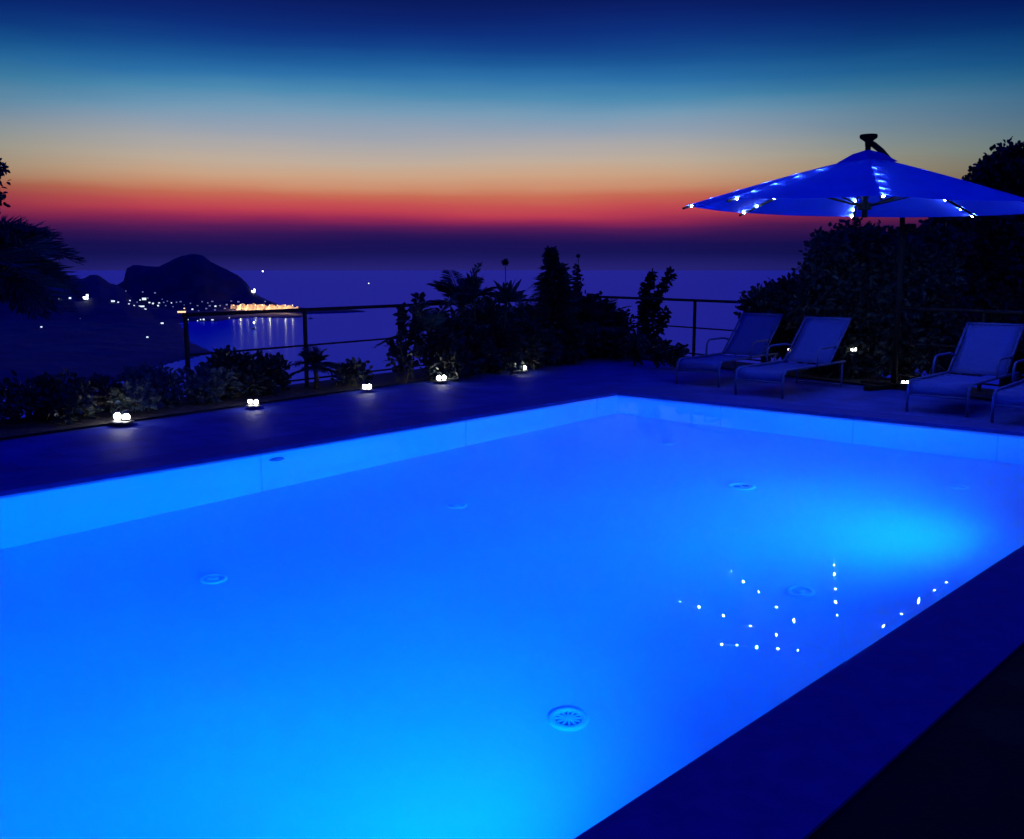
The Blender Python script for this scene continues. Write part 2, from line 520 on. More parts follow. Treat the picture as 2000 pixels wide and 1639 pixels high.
def house(u, y, kind, wpx, label, group=None, wm=None, hpx=None):
    p = land_point(u, y)
    s = p.y / 1913.0
    key = (kind, wpx)
    if key not in H_TYPES:
        W = wpx * 1.75
        frac = 0.86 if kind != 'dim' else 0.6
        o = house_mesh(W, max(6, min(W, 11)), (hpx or 4.6) * 1.75, {'white': M_w_white, 'warm': M_w_warm, 'dim': M_w_blue}[kind], 1 if wpx < 7 else 2, frac)
        H_TYPES[key] = o
    else:
        o = H_TYPES[key].copy(); COL.objects.link(o)
    o.location = p
    o.rotation_euler = (0, 0, math.atan2(-p.x, p.y) * 0.8)
    k_ = s / 1.75 * (rnd(.48, .78) if wpx < 8 else .85); o.scale = (k_ * (rnd(.7, 1.5) if wpx < 8 else 1), k_, k_ * rnd(.7, 1.0))
    return tag(o, label, 'house', group)
G1 = 'lit houses in the row under the headland'
L1 = 'tiny white lit house in the crowded row of lights at the foot of the headland'
for (u, y) in [(254, 587), (252, 593), (262, 596), (274, 586), (284, 603), (292, 591), (299, 593), (311, 592), (335, 592), (309, 597), (376, 605), (398, 614), (421, 598)]:
    house(u, y + 2, 'white', 5, L1, G1)
house(282, 588, 'white', 9, 'broad white lit house at the upper left of the headland town lights', hpx=6)
house(275, 600, 'white', 16, 'long white lit building low at the left of the headland town', hpx=4)
L2 = 'faint bluish lit house scattered between the brighter headland town lights'
G2 = 'dim houses of the headland town'
for (u, y) in [(320, 591), (327, 590), (353, 592), (345, 592), (395, 591), (406, 592), (415, 591), (403, 605), (420, 606), (439, 604), (303, 575), (279, 572), (246, 569), (360, 596), (372, 593),
               (386, 598), (430, 598), (410, 600), (268, 591), (289, 584), (317, 586), (338, 600), (324, 599), (443, 596), (452, 590), (466, 592), (518, 590), (388, 607), (412, 613)]:
    house(u, y + 1, 'dim', 4, L2, G2)
house(355, 611, 'warm', 18, 'long orange lit seafront building at the left end of the bay shore', hpx=4.5)
house(375, 616, 'warm', 20, 'long low warm lit building right at the bay shore', hpx=3)
house(428, 613, 'dim', 14, 'long dim bluish lit building between bay and floodlit quay', hpx=3)
house(360, 604, 'warm', 6, 'small orange lit house just above the long seafront building')
G3 = 'lit boathouses at the water edge of the bay'
for (u, y) in [(367, 626), (386, 627), (392, 627), (398, 627), (448, 622)]:
    house(u, y + 0.5, 'white', 4, 'tiny lit boathouse at the very edge of the bay water', G3)
house(415, 627, 'white', 6, 'brightest lit boathouse on the bay water edge with a long reflection')
G4 = 'lone lit houses on the dark left hillside'
lone = [((11, 573), 5, 'lone white lit house at far left below the palm fronds'), ((106, 536), 4, 'lone lit house high up just under the left skyline'),
        ((55, 596), 5, 'upper right of three lit houses clustered at far left'), ((41, 602), 5, 'middle of three lit houses clustered at far left'),
        ((38, 609), 4, 'lowest of three lit houses clustered at far left'), ((116, 584), 4, 'left of a pair of small lights beside the floodlit villa'),
        ((137, 584), 4, 'right of a pair of small lights, next to the floodlit villa'), ((221, 590), 7, 'twin windowed lit house in the dip between both hills'),
        ((231, 591), 5, 'bluish lit house directly right of the twin windowed house in the dip'), ((157, 623), 3, 'very faint lit house low under the floodlit villa'),
        ((81, 639), 5, 'lone lit house low on the dark slope at left'), ((317, 632), 6, 'bright lone lit house left of the bay water'),
        ((288, 659), 5, 'lowest lone lit house on the dark promontory near the rail post')]
for (p, wpx, l) in lone:
    house(p[0], p[1] + 1, 'white' if wpx > 3 else 'dim', wpx, l, G4)
# floodlit villas
for (u, y, l) in [(168, 586, 'brightest white floodlit villa on the saddle of the left hill'), (495, 573, 'white floodlit tower on the right shoulder of the headland')]:
    p = land_point(u, y)
    root = empty('floodlit_villa', p, math.atan2(-p.x, p.y) * 0.8)
    tag(root, l, 'villa')
    q = MB(); q.box(0, 0, 4, 16, 10, 12); q.box(4, -1.2, 8, 6, 7, 20); q.build('wall', M_housewall, root)
    q = MB(); q.box(-3, 0, 10.4, 10, 11, 0.8); q.build('roof', M_roof, root); q = MB(); q.box(4, -1.2, 18.4, 7, 8, 0.8); q.build('tower_roof', M_roof, root)
    q = MB()
    for k in range(4):
        q.box(-6 + k * 3.4, -5.3, 5.4, 2.7, 0.5, 6.2)
    q.box(4, -5.0, 12.5, 5.0, 0.5, 5.0)
    q.build('floodlight', M_flood, root)
# floodlit quay promenade
q0, q1 = land_point(450, 609), land_point(562, 607)
quay_y = (q0.y + q1.y) / 2 - 30
def ql(u, z=0):
    Y = quay_y; return V(((u - 1000) / 1913.0 * Y * math.cos(PITCH), Y, at_depth(500, 609, Y).z + z))
root = empty('floodlit_quay', ql(505), 0)
tag(root, 'long warm floodlit quay and beach wall at the tip of the headland', 'quay')
q = MB()
xs = np.linspace(446, 580, 34)
for i in range(len(xs) - 1):
    a0, a1 = ql(xs[i]) - root.location, ql(xs[i + 1]) - root.location
    h0, h1 = [(17 - 9 * (j_ / 33) ** 2 + 16 * float(fbm(np.array(j_ * .55), np.array(2.0)))) for j_ in (i, i + 1)]
    b0, b1 = [float(fbm(np.array(j_ * .7 + 5), np.array(7.0))) for j_ in (i, i + 1)]
    y0 = 6 * math.sin(i * 1.3); y1 = 6 * math.sin((i + 1) * 1.3)
    q.quad(a0 + V((0, y0, 3 + 7 * b0)), a1 + V((0, y1, 3 + 7 * b1)), a1 + V((0, y1 + 8, 6 + .4 * h1)), a0 + V((0, y0 + 8, 6 + .4 * h0)))
    q.quad(a0 + V((0, y0 + 8, 6 + .4 * h0)), a1 + V((0, y1 + 8, 6 + .4 * h1)), a1 + V((0, y1 + 12, 8 + h1)), a0 + V((0, y0 + 12, 8 + h0)))
    q.quad(a0 + V((0, y0 + 12, 8 + h0)), a1 + V((0, y1 + 12, 8 + h1)), a1 + V((0, y1 + 40, -2)), a0 + V((0, y0 + 40, -2)))
q.build('quay_wall', M_quay, root)
for i, u in enumerate((455, 468, 482, 497, 511, 525, 540, 556, 570)):
    p = ql(u) - root.location
    lamp = MB(); lamp.tube([p + V((0, -8, -2)), p + V((0, -8, 21))], 0.4, 6); lamp.build('lamp_post', M_lampbody, root)
    lamp = MB(); lamp.ball(p + V((0, -8, 22.5)), 1.7, 8); lamp.build('lamp_head', M_w_warm, root)
    light('lamp_glow', 'POINT', root, p + V((0, -12, 14)), random.choice((6000, 14000, 30000, 55000)), (1.0, 0.62, 0.30), 1.0)
for i, (u, y) in enumerate([(565, 605), (572, 605.5), (578, 606)]):
    house(u, y, 'white', 5, ['first', 'middle', 'outermost'][i] + ' of three lit huts at the end of the floodlit quay')
# boats
def boat(u, y, L, label, lamp=None, sail=False):
    p = at(u, y, SEA)
    root = empty('boat', p, rnd(-.3, .3))
    tag(root, label, 'boat')
    b = MB()
    secs = [(-.5, .34, .9), (-.25, .42, .8), (.1, .42, .8), (.35, .28, .9), (.5, .02, 1.15)]
    k = len(b.v)
    for (t, wd, fr) in secs:
        for sx, zz in ((-1, fr), (-.7, -.3), (.7, -.3), (1, fr)):
            b.v.append((t * L, sx * wd * L * .4, zz * L * .13))
    for i in range(len(secs) - 1):
        for j in range(3):
            b.f.append((k + i * 4 + j, k + i * 4 + j + 1, k + i * 4 + j + 5, k + i * 4 + j + 4)); b.mi.append(0)
        b.f.append((k + i * 4 + 3, k + i * 4, k + i * 4 + 4, k + i * 4 + 7)); b.mi.append(0)
    b.f.append((k, k + 1, k + 2, k + 3)); b.mi.append(0)
    b.build('hull', M_boat, root)
    c = MB(); c.box(-.05 * L, 0, .2 * L, .3 * L, .2 * L, .16 * L); c.build('cabin', M_housewall, root)
    c = MB(); c.tube([(0.05 * L, 0, .1 * L), (0.05 * L, 0, (1.1 if sail else .6) * L)], L * .012, 6); c.build('mast', M_boat, root)
    if lamp:
        c = MB(); c.ball((0.05 * L, 0, (1.1 if sail else .6) * L), lamp, 8); c.build('masthead_light', M_flood, root)
boat(513, 531.5, 90, 'far ship with one white light on the sea horizon', 40)
boat(720, 556, 22, 'far boat with a faint light on open sea right of the headland', 3.0)
boat(607, 623, 16, 'dark moored boat on the bay just right of the fence post')
boat(496, 643, 15, 'sailing boat with white mast light in the middle of the bay', 2.2, True)

# ------------------------------------------------------------------ terrace, slope, pool
A = V((1.3015, 12.0565)); U = V((-0.65939, -0.75180)); W_ = V((0.75180, -0.65939))
def puv(u, v, z=0.0):
    p = A + U * u + W_ * v
    return V((p.x, p.y, z))
PL = 10.6                                    # pool length, far end to near end
def near_v(u):                               # line of the near long edge
    return 5.655 + (u - 4.175) * (-0.0345)
# fence lines
def fence_left(X):  # back-left fence: point on it for a picture column, top rail height 1.0
    return at(X, 606 - .0435 * (X - 600), 1.0)
FC = V((1.672, 18.41, 0))
FL_dir = (V((-3.652, 11.001, 0)) - FC).normalized()
FR_dir = (V((5.969, 11.592, 0)) - FC).normalized()
FL_n = V((FL_dir.y, -FL_dir.x, 0)); FR_n = V((-FR_dir.y, FR_dir.x, 0))
if FL_n.x > 0: FL_n = -FL_n
if FR_n.x < 0: FR_n = -FR_n
FL_end = FC + FL_dir * 26; FR_end = FC + FR_dir * 26
# deck with a hole for the pool: built as strips round the pool
OUT = [FC + V((0, .75, 0)), FR_end + FR_n * .35, V((14, -14, 0)), V((-18, -14, 0)), FL_end + FL_n * .35]
CW = 0.42                                    # coping width
def corner(du, dv):
    u = -du if du > 0 else PL - du
    return u
P0, P1, P2, P3 = puv(0, 0), puv(0, near_v(0)), puv(PL, near_v(PL)), puv(PL, 0)   # inner edge, clockwise from far corner
C0, C1, C2, C3 = puv(-CW, -CW), puv(-CW, near_v(0) + CW), puv(PL + CW, near_v(PL) + CW), puv(PL + CW, -CW)
DZ = -0.012
D = [V((p.x, p.y, DZ)) for p in OUT]
Cz = [V((p.x, p.y, DZ)) for p in (C0, C1, C2, C3)]
b = MB()
b.poly([D[0], Cz[0], Cz[1], D[1]]); 
b.poly([D[4], Cz[3], Cz[0], D[0]])
b.poly([D[3], Cz[3], D[4]])
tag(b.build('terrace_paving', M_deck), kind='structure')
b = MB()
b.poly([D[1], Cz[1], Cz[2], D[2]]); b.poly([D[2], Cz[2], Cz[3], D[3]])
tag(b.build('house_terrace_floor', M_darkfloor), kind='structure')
# skirt and slope falling to the coast
b = MB()
edge = [OUT[3], OUT[4], OUT[0], OUT[1], OUT[2]]
pts = []
for i in range(len(edge) - 1):
    n = 14
    for k in range(n):
        pts.append(edge[i].lerp(edge[i + 1], k / n))
pts.append(edge[-1])
rings = [(0, 0), (.05, -.5), (2, -1.3), (6, -3.2), (15, -7.5), (40, -19), (110, -50), (260, -110), (420, -158)]
ctr = V((2, 6, 0)); k = len(b.v)
for p in pts:
    dr = (p - ctr).normalized()
    az = math.degrees(math.atan2(p.x, p.y))
    lift = 0.55 if az < -24 else (1.0 if az < 30 else 0.25)
    for (rr, zz) in rings:
        q = p + dr * rr
        nz = float(fbm(np.array(q.x / 6), np.array(q.y / 6))) * min(rr, 30) * .10
        b.v.append((q.x, q.y, DZ + zz * (lift if rr > .1 else 1) + nz))
m = len(rings)
for i in range(len(pts) - 1):
    for j in range(m - 1):
        b.f.append((k + i * m + j, k + i * m + j + 1, k + (i + 1) * m + j + 1, k + (i + 1) * m + j)); b.mi.append(0)
tag(b.build('garden_slope', M_slope, smooth=True), kind='structure')

# pool
pool = empty('swimming_pool', puv(0, 0))
tag(pool, 'large rectangular swimming pool glowing bright blue in the terrace', 'pool')
def rel(p): return V(p) - pool.location
FZ, WZ = -1.36, -0.055
TOPZ = -0.035
q = MB(); q.poly([rel((p.x, p.y, FZ)) for p in (P0, P3, P2, P1)]); q.build('pool_floor', M_liner, pool)
quad = [P0, P1, P2, P3]
for i in range(4):
    a, c = quad[i], quad[(i + 1) % 4]
    n3 = V((c.y - a.y, -(c.x - a.x), 0)).normalized()
    if n3.dot(a - puv(5, 2.8)) < 0: n3 = -n3
    q = MB(); nseg = 1
    q.quad(rel((a.x, a.y, FZ)), rel((c.x, c.y, FZ)), rel((c.x, c.y, TOPZ)), rel((a.x, a.y, TOPZ)))
    q.build('pool_wall', M_liner, pool)
# seams where the wall sheets are welded
M_seam = mat('liner_seam', (0.50, 0.56, 0.84), 0.7, var=0.05, scale=4)
for v in (1.45, 3.0, 4.4):
    q = MB(); p = puv(0.003, v); q.box(*rel((p.x, p.y, (FZ + TOPZ) / 2)), 0.014, 0.005, -FZ + TOPZ - .01, math.atan2(W_.y, W_.x)); q.build('wall_seam', M_seam, pool)
for u in (.42, 2.7, 5.2):
    q = MB(); p = puv(u, 0.003); q.box(*rel((p.x, p.y, (FZ + TOPZ) / 2)), 0.014, 0.005, -FZ + TOPZ - .01, math.atan2(U.y, U.x)); q.build('wall_seam', M_seam, pool)
# coping stones: one part for each side, slabs with fine joints
def coping(a, c, ao, co):
    q = MB(); L = (c - a).length; n = max(2, int(L / 1.9)); g = 0.0012 / L
    for i in range(n):
        t0, t1 = i / n + g, (i + 1) / n - g
        i0, i1, o1, o0 = a.lerp(c, t0), a.lerp(c, t1), ao.lerp(co, t1), ao.lerp(co, t0)
        lip = (i0 - o0).normalized() * 0.018
        i0 = i0 + lip; i1 = i1 + lip
        dz = rnd(-.0012, .0012)
        top = [rel((p.x, p.y, 0.0 + dz)) for p in (i0, i1, o1, o0)]; bot = [rel((p.x, p.y, -0.034)) for p in (i0, i1, o1, o0)]
        q.quad(*top); q.quad(*bot[::-1])
        for j in range(4):
            q.quad(bot[j], bot[(j + 1) % 4], top[(j + 1) % 4], top[j])
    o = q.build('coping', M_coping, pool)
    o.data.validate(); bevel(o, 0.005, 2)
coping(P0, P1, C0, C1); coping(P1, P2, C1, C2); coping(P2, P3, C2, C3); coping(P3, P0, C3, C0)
# water inlets and drains on the floor
def fitting(u, v, kind):
    p = rel(puv(u, v, FZ))
    r = {'inlet': .086, 'grate': .098, 'drain': .125}[kind]
    q = MB()
    q.lathe([(r, 0.0), (r, .012), (r * .93, .022), (r * .72, .024), (r * .66, .012), (r * .64, .004)], 32, p)
    ring = q.build('floor_inlet' if kind != 'drain' else 'floor_drain', M_chrome, pool, smooth=True)
    q = MB()
    if kind == 'inlet':
        q.lathe([(r * .64, .004), (r * .42, .006), (r * .40, .024), (r * .30, .030), (.0005, .030)], 28, p)
        q.build('nozzle_cap', M_chrome, ring, smooth=True)
    elif kind == 'grate':
        q.lathe([(r * .64, .004), (.0005, .004)], 28, p, 1)
        for k in range(12):
            an = k * math.pi / 6
            c_, s_ = math.cos(an), math.sin(an)
            q.box(p.x + c_ * r * .36, p.y + s_ * r * .36, p.z + .014, r * .55, r * .10, .010, an)
        q.lathe([(r * .2, .012), (r * .2, .022), (.0005, .022)], 20, p)
        q.build('grate', [M_chrome, M_hole], ring)
    else:
        q.lathe([(r * .64, .006), (.0005, .010)], 28, p)
        for sx in (-1, 1):
            q.lathe([(r * .26, .012), (.0005, .014)], 16, p + V((sx * r * .3, sx * .01, 0)), 1)
        q.build('drain_cover', [M_chrome, M_hole], ring)
for u in (1.22, 4.39, 6.62):
    fitting(u, 1.52, 'inlet')
fitting(1.22, 4.43, 'inlet'); fitting(4.32, 4.45, 'inlet'); fitting(6.42, 4.26, 'grate'); fitting(2.35, 2.98, 'drain')
# small wall nozzle on the left wall
q = MB(); pn = rel(puv(5.05, 0.012, -0.30))
q.tube([pn, pn + V((W_.x, W_.y, 0)) * .03], [.075, .06], 20)
q.build('wall_nozzle', M_hole, pool)
# underwater lights in the near long wall
def pool_light(u, energy, color, aim_u, aim_v, aim_z, cone, blend=0.5, z=-0.62):
    p = puv(u, near_v(u) - 0.05, z)
    q = MB(); n_ = V((-W_.x, -W_.y, 0))
    c0 = rel(p)
    q.tube([c0 + n_ * -.045, c0 + n_ * .0], [.16, .15], 24)
    ring = q.build('light_ring', M_chrome, pool, smooth=False)
    l = light('pool_light', 'SPOT', pool, c0 + n_ * .06, energy, color, 0.10, spot_size=math.radians(cone), spot_blend=blend)
    d_ = puv(aim_u, aim_v, aim_z) - p
    l.rotation_euler = d_.to_track_quat('-Z', 'Y').to_euler()
PCOL = (0.0, 0.165, 1.0)
for u_, e_ in ((2.9, 940), (7.4, 930)):
    pool_light(u_, e_, PCOL, u_, 2.0, 0.55, 166, 1.0, z=-.46)
    p_ = puv(u_, near_v(u_) - .12, -.5)                       # extra spot, added for a faint curved light edge on the floor
    l = light('pool_light', 'SPOT', pool, rel(p_), 9, (0.0, .26, 1.0), .05, spot_size=math.radians(98), spot_blend=.14)
    l.rotation_euler = V((-W_.x * .62, -W_.y * .62, -.78)).to_track_quat('-Z', 'Y').to_euler()
# added third one as fill, unseen in the short wall by the house
q = MB(); c0 = rel(puv(PL - .004, 2.6, -.62)); n_ = V((-U.x, -U.y, 0))
q.tube([c0 + n_ * -.04, c0 + n_ * .004], [.16, .15], 24); q.build('light_ring', M_chrome, pool)
l = light('pool_light', 'SPOT', pool, c0 + n_ * .08, 230, PCOL, .1, spot_size=math.radians(160), spot_blend=.9)
l.rotation_euler = n_.to_track_quat('-Z', 'Y').to_euler()
# water of the pool
b = MB(); b.poly([(p.x, p.y, WZ) for p in (P0, P3, P2, P1)])  # faces up
o = b.build('pool_water', M_water); tag(o, kind='structure')

# planting beds along the fence
b = MB()
def bed(c0, c1, wdt, n_in, off):
    n = 30
    for i in range(n):
        p, r = c0.lerp(c1, i / n), c0.lerp(c1, (i + 1) / n)
        q0_, q1_ = p + n_in * wdt, r + n_in * wdt
        for s_, t_ in ((p, r),):
            b.quad((p.x, p.y, .03), (r.x, r.y, .03), (q1_.x, q1_.y, .015), (q0_.x, q0_.y, .015))
bed(FC + FL_n * .3, FC + FL_dir * 15 + FL_n * .3, .95, -FL_n, 0)
bed(FC + FR_n * .3 + FR_dir * .2, FC + FR_dir * 14 + FR_n * .3, .8, -FR_n, 0)
tag(b.build('planting_bed', M_soil), kind='structure')

# ------------------------------------------------------------------ fences
def fence(name, c0, dirv, length, posts, label):
    root = empty(name, c0); tag(root, label, 'railing', 'railings around the terrace')
    for hgt, rr, nm in ((1.0, .023, 'top_rail'), (.55, .012, 'middle_rail'), (.12, .012, 'bottom_rail')):
        q = MB(); q.tube([V((0, 0, hgt)), dirv * length * .5 + V((0, 0, hgt)), dirv * length + V((0, 0, hgt))], rr, 10)
        q.build(nm, M_rail, root, smooth=True)
    for t in posts:
        q = MB(); p = dirv * t
        q.box(p.x, p.y, .48, .040, .040, 1.0, math.atan2(dirv.y, dirv.x))
        q.box(p.x, p.y, -.0, .11, .11, .02, math.atan2(dirv.y, dirv.x))
        bevel(q.build('post', M_rail, root), .004)
tl = [(V((-3.652, 11.001, 0)) - FC).dot(FL_dir), (V((-2.619, 12.436, 0)) - FC).dot(FL_dir)]
sp = tl[0] - tl[1]
fence('railing', FC, FL_dir, tl[0] + .03, [.06] + [tl[1] + sp * k for k in range(-3, 2)], 'long dark metal railing along the left terrace edge facing the bay')
tr = (V((3.025, 16.273, 0)) - FC).dot(FR_dir)
fence('railing', FC, FR_dir, 20, [tr + 2.55 * k for k in range(0, 7)], 'dark metal railing behind the sun loungers on the right')

# ------------------------------------------------------------------ plants
def rdir(zmin=-1, zmax=1):
    a = rnd(0, 6.283); z = rnd(zmin, zmax); r = math.sqrt(max(0, 1 - z * z))
    return V((r * math.cos(a), r * math.sin(a), z))
def ground(px, Y, z=0.02):
    return V(((px - 1000) / 1913.0 * Y * math.cos(PITCH) * 1.0, Y, z))
def on_left(px, inset):      # ground point under the left fence for a picture column, moved inside by inset
    p = fence_left(px); p = V((p.x, p.y, 0)); return p - FL_n * inset
def shrub(p, R, H, nclump, leaf, label, group, cat='shrub', mleaf=M_leaf, per=46, lw=.55, base=0.1, name='shrub'):
    root = empty(name, p); tag(root, label, cat, group)
    st = MB(); lf = MB()
    for i in range(nclump):
        a = rnd(0, 6.283); t = i / max(1, nclump - 1)
        h = base * H + (1 - base) * H * (rnd(0, 1) ** .7)
        prof = math.sin(math.pi * (0.12 + 0.80 * min(1, h / H))) ** .7
        r = R * prof * math.sqrt(rnd(.08, 1))
        c = V((math.cos(a) * r, math.sin(a) * r, h))
        mid = V((c.x * .35, c.y * .35, h * .55)) + rdir() * .05
        st.tube([V((rnd(-.05, .05), rnd(-.05, .05), -.05)), mid, c], [.014, .010, .004], 5, cap=False)
        cr = rnd(.55, 1.15) * leaf * 2.0
        for k in range(per):
            d_ = rdir(-.7, 1)
            q_ = c + d_ * cr * rnd(.1, 1)
            ld = (d_ + rdir() * .7 + V((0, 0, .25))).normalized()
            lf.leaf(q_, ld, rdir(.1, 1), leaf * rnd(.7, 1.25), leaf * lw * rnd(.8, 1.2), .15, .1)
    st.build('stem', M_stem, root); lf.build('foliage', mleaf, root)
    return root
def spray(lf, st, p0, dirv, L, leaf, n, lw=.3, droop=.35, vup=.25):   # an arching palm-like frond
    d = V(dirv).normalized(); side = d.cross(V((0, 0, 1)))
    if side.length < .05: side = V((1, 0, 0))
    side.normalize()
    pts = []
    for i in range(9):
        t = i / 8
        pts.append(V(p0) + d * L * t + V((0, 0, -droop * L * t * t)))
    st.tube(pts, [.010 * (1 - .8 * i / 8) + .002 for i in range(9)], 5, cap=False)
    for i in range(n):
        t = .15 + .85 * i / n
        k = t * 8; i0 = min(7, int(k)); q_ = pts[i0].lerp(pts[i0 + 1], k - i0)
        tg = (pts[i0 + 1] - pts[i0]).normalized()
        up = side.cross(tg)
        ll = leaf * (math.sin(math.pi * (.15 + .8 * t)) * .8 + .25)
        for s in (-1, 1):
            lf.leaf(q_, (tg * .75 + side * s + up * vup * rnd(.5, 1.3) + rdir() * .12), up, ll, ll * lw * .35, .1, .25)
def frond_plant(p, H, n, L, leaf, label, cat='palm', nl=22, tilt=.8, name='palm_plant', trunk_r=.05, mleaf=M_blade, zspread=(.2, 1.2), group=None):
    root = empty(name, p); tag(root, label, cat, group)
    st = MB(); lf = MB(); tk = MB()
    tk.tube([(0, 0, -.1), (.02, .01, H * .5), (.0, .03, H)], [trunk_r * 1.2, trunk_r, trunk_r * .8], 9)
    for i in range(n):
        a = i * 2.4 + rnd(-.3, .3); e = rnd(*zspread)
        d_ = V((math.cos(a) * math.cos(e), math.sin(a) * math.cos(e), math.sin(e)))
        spray(lf, st, (0, 0.02, H * rnd(.88, 1.02)), d_, L * rnd(.75, 1.1), leaf, nl, droop=rnd(.2, .5))
    tk.build('trunk', M_trunk, root, smooth=True); st.build('frond_stem', M_stem, root); lf.build('foliage', mleaf, root)
    return root
def blade_plant(p, stems, label, cat='plant', name='spiky_plant', group=None):   # stems: (dx, dy, height, lean, nblade, blade length, blade width, spread)
    root = empty(name, p); tag(root, label, cat, group)
    st = MB(); lf = MB()
    for (dx, dy, h, lean, nb, bl, bw, spd) in stems:
        top = V((dx + lean, dy, h))
        st.tube([(dx * .6, dy, -.05), (dx + lean * .4, dy, h * .55), top], [.022, .017, .012], 6)
        for i in range(nb):
            a = rnd(0, 6.283); e = rnd(.25, 1.45) if spd > .5 else rnd(.9, 1.5)
            d_ = V((math.cos(a) * math.cos(e), math.sin(a) * math.cos(e), math.sin(e)))
            lf.leaf(top - V((0, 0, rnd(0, .12))), d_, rdir(.2, 1), bl * rnd(.7, 1.1), bw * rnd(.8, 1.2), .2, rnd(0, .25))
    st.build('stem', M_stem, root); lf.build('foliage', M_blade, root)
    return root
def leafy_stem_plant(p, stems, leaf, label, name='leafy_stem_plant', mleaf=M_leaf, dens=150, thick=.09, group=None):
    root = empty(name, p); tag(root, label, 'plant', group)
    st = MB(); lf = MB()
    for (pts, t0) in stems:
        pts = [V(q_) for q_ in pts]
        st.tube(pts, [.016 - .010 * i / len(pts) for i in range(len(pts))], 6)
        L = sum((pts[i + 1] - pts[i]).length for i in range(len(pts) - 1))
        for k in range(int(dens * L)):
            t = rnd(t0, 1) * (len(pts) - 1); i0 = min(len(pts) - 2, int(t))
            q_ = pts[i0].lerp(pts[i0 + 1], t - i0)
            tg = (pts[i0 + 1] - pts[i0]).normalized()
            d_ = (rdir() + tg * .6).normalized()
            lf.leaf(q_ + d_ * rnd(0, thick * .4), d_, rdir(), leaf * rnd(.7, 1.2), leaf * .5, .15, .15)
    st.build('stem', M_stem, root); lf.build('foliage', mleaf, root)
    return root
def flower_stalk(p, H, lean, label, r=.055):
    root = empty('flower_stalk', p); tag(root, label, 'flower')
    q = MB(); q.tube([(0, 0, 0), (lean * .4, 0, H * .5), (lean, 0, H)], [.012, .009, .007], 6); q.build('stem', M_stem, root)
    q = MB()
    for k in range(70):
        d_ = rdir(-.8, 1); q.leaf(V((lean, 0, H)) + d_ * r * .1, d_, rdir(), r * rnd(.8, 1.3), r * .5, .2)
    q.build('flower_head', M_blade, root)
    q = MB()
    for k in range(40):
        z = rnd(.35, .8) * H; q.leaf((lean * z / H, 0, z), rdir(-.2, .9), rdir(), .09, .035, .2)
    q.build('foliage', M_leaf, root)

def top_h(px, py, p):        # height over the ground of a picture row at a plant's distance
    return at_depth(px, py, p.y).z
# middle group, from left to right
G_MID = None
p = on_left(790, .45); frond_plant(p, top_h(790, 650, p), 9, .75, .22, 'low feathery palm at the left end of the middle planting', nl=20, trunk_r=.035)
p = on_left(770, .30); leafy_stem_plant(p, [([(0, 0, 0), (-.06, 0, .35), (-.10, 0, top_h(755, 585, p) - .1)], .35), ([(0, 0, 0), (.05, 0, .5), (.12, 0, top_h(783, 582, p))], .5),
                 ([(0, 0, 0), (-.1, 0, .3), (-.3, 0, .5)], .3)], .12, 'small leafy stems poking over the rail at the left of the middle planting', dens=110)
p = on_left(735, .5); leafy_stem_plant(p, [([(0, 0, 0), (-.02, 0, .3), (-.08, 0, .62)], .2), ([(0, 0, 0), (.1, 0, .3), (.16, 0, .45)], .2), ([(0, 0, 0), (-.1, 0, .2), (-.22, 0, .36)], .2)], .10,
                 'thin sparse sprig just behind the yellow lamp', dens=80)
p = on_left(875, .25); frond_plant(p, top_h(875, 590, p), 14, .80, .26, 'feathery palm with a fan of fronds left of the tall flower stalk', nl=24, trunk_r=.05)
p = on_left(880, .5); blade_plant(p, [(-.03, 0, top_h(872, 570, p), -.02, 22, .34, .06, .3), (.34, .1, top_h(930, 580, p), .1, 30, .36, .07, .6), (.18, .1, top_h(905, 610, p), .02, 26, .36, .07, .6), (-.2, .0, .7, -.1, 22, .4, .07, .6), (.1, 0, .55, .1, 22, .45, .07, .6)],
            'spiky dragon tree with two upright leaf tufts above the rail', 'plant', 'dragon_tree')
p = on_left(955, .35); flower_stalk(p, top_h(955, 513, p), -.03, 'tall thin stalk with one round flower head standing over the rail')
p = on_left(965, .3); shrub(p, .50, top_h(965, 622, p), 26, .11, 'dense dark shrub below the round flower stalk', None)
p = on_left(1035, .5)
ht = top_h(1030, 492, p)
stems = [([(0, 0, 0), (.02, 0, ht * .5), (-.01, 0, ht * .78), (-.09, 0, ht)], .75)]
root_ = leafy_stem_plant(p, stems, .14, 'tallest spiky conical plant in the middle with a bent pointed tip', 'conical_yucca', M_blade, 150, .08)
lf = MB()
for k in range(1500):
    z = rnd(.1, .86) * ht; rr = (.08 + .19 * (1 - z / ht) + .10 * abs(math.sin(z * 9))) * rnd(.25, 1)
    a = rnd(0, 6.283); lf.leaf((math.cos(a) * rr * .3, math.sin(a) * rr * .3, z), (math.cos(a), math.sin(a), rnd(-.5, .9)), rdir(.3, 1), rr * 1.35 + .08, .045, .2, .2)
for k in range(7):
    z = ht * rnd(.5, .75); a = rnd(-.7, .7) + (0 if k % 3 else math.pi)
    lf_dir = V((math.cos(a), math.sin(a), .45)); spray(lf, MB(), (0, 0, z), lf_dir, rnd(.35, .55), .13, 12, droop=.7)
lf.build('foliage', M_blade, root_)
p = on_left(1095, .3)
h1 = top_h(1090, 500, p)
leafy_stem_plant(p, [([(0, 0, 0), (.0, 0, h1 * .6), (.03, 0, h1 * .9)], .55), ([(.0, 0, h1 * .55), (.08, 0, h1 * .66), (.10, 0, h1 * .74)], .2)], .085,
                 'slender flowering stem with a few small leaves right of the conical plant', dens=70)
p2 = p + V((.02, 0, 0)); flower_stalk(p2, h1, .02, 'second thin stalk with a small pointed bud right of the conical plant', .035)
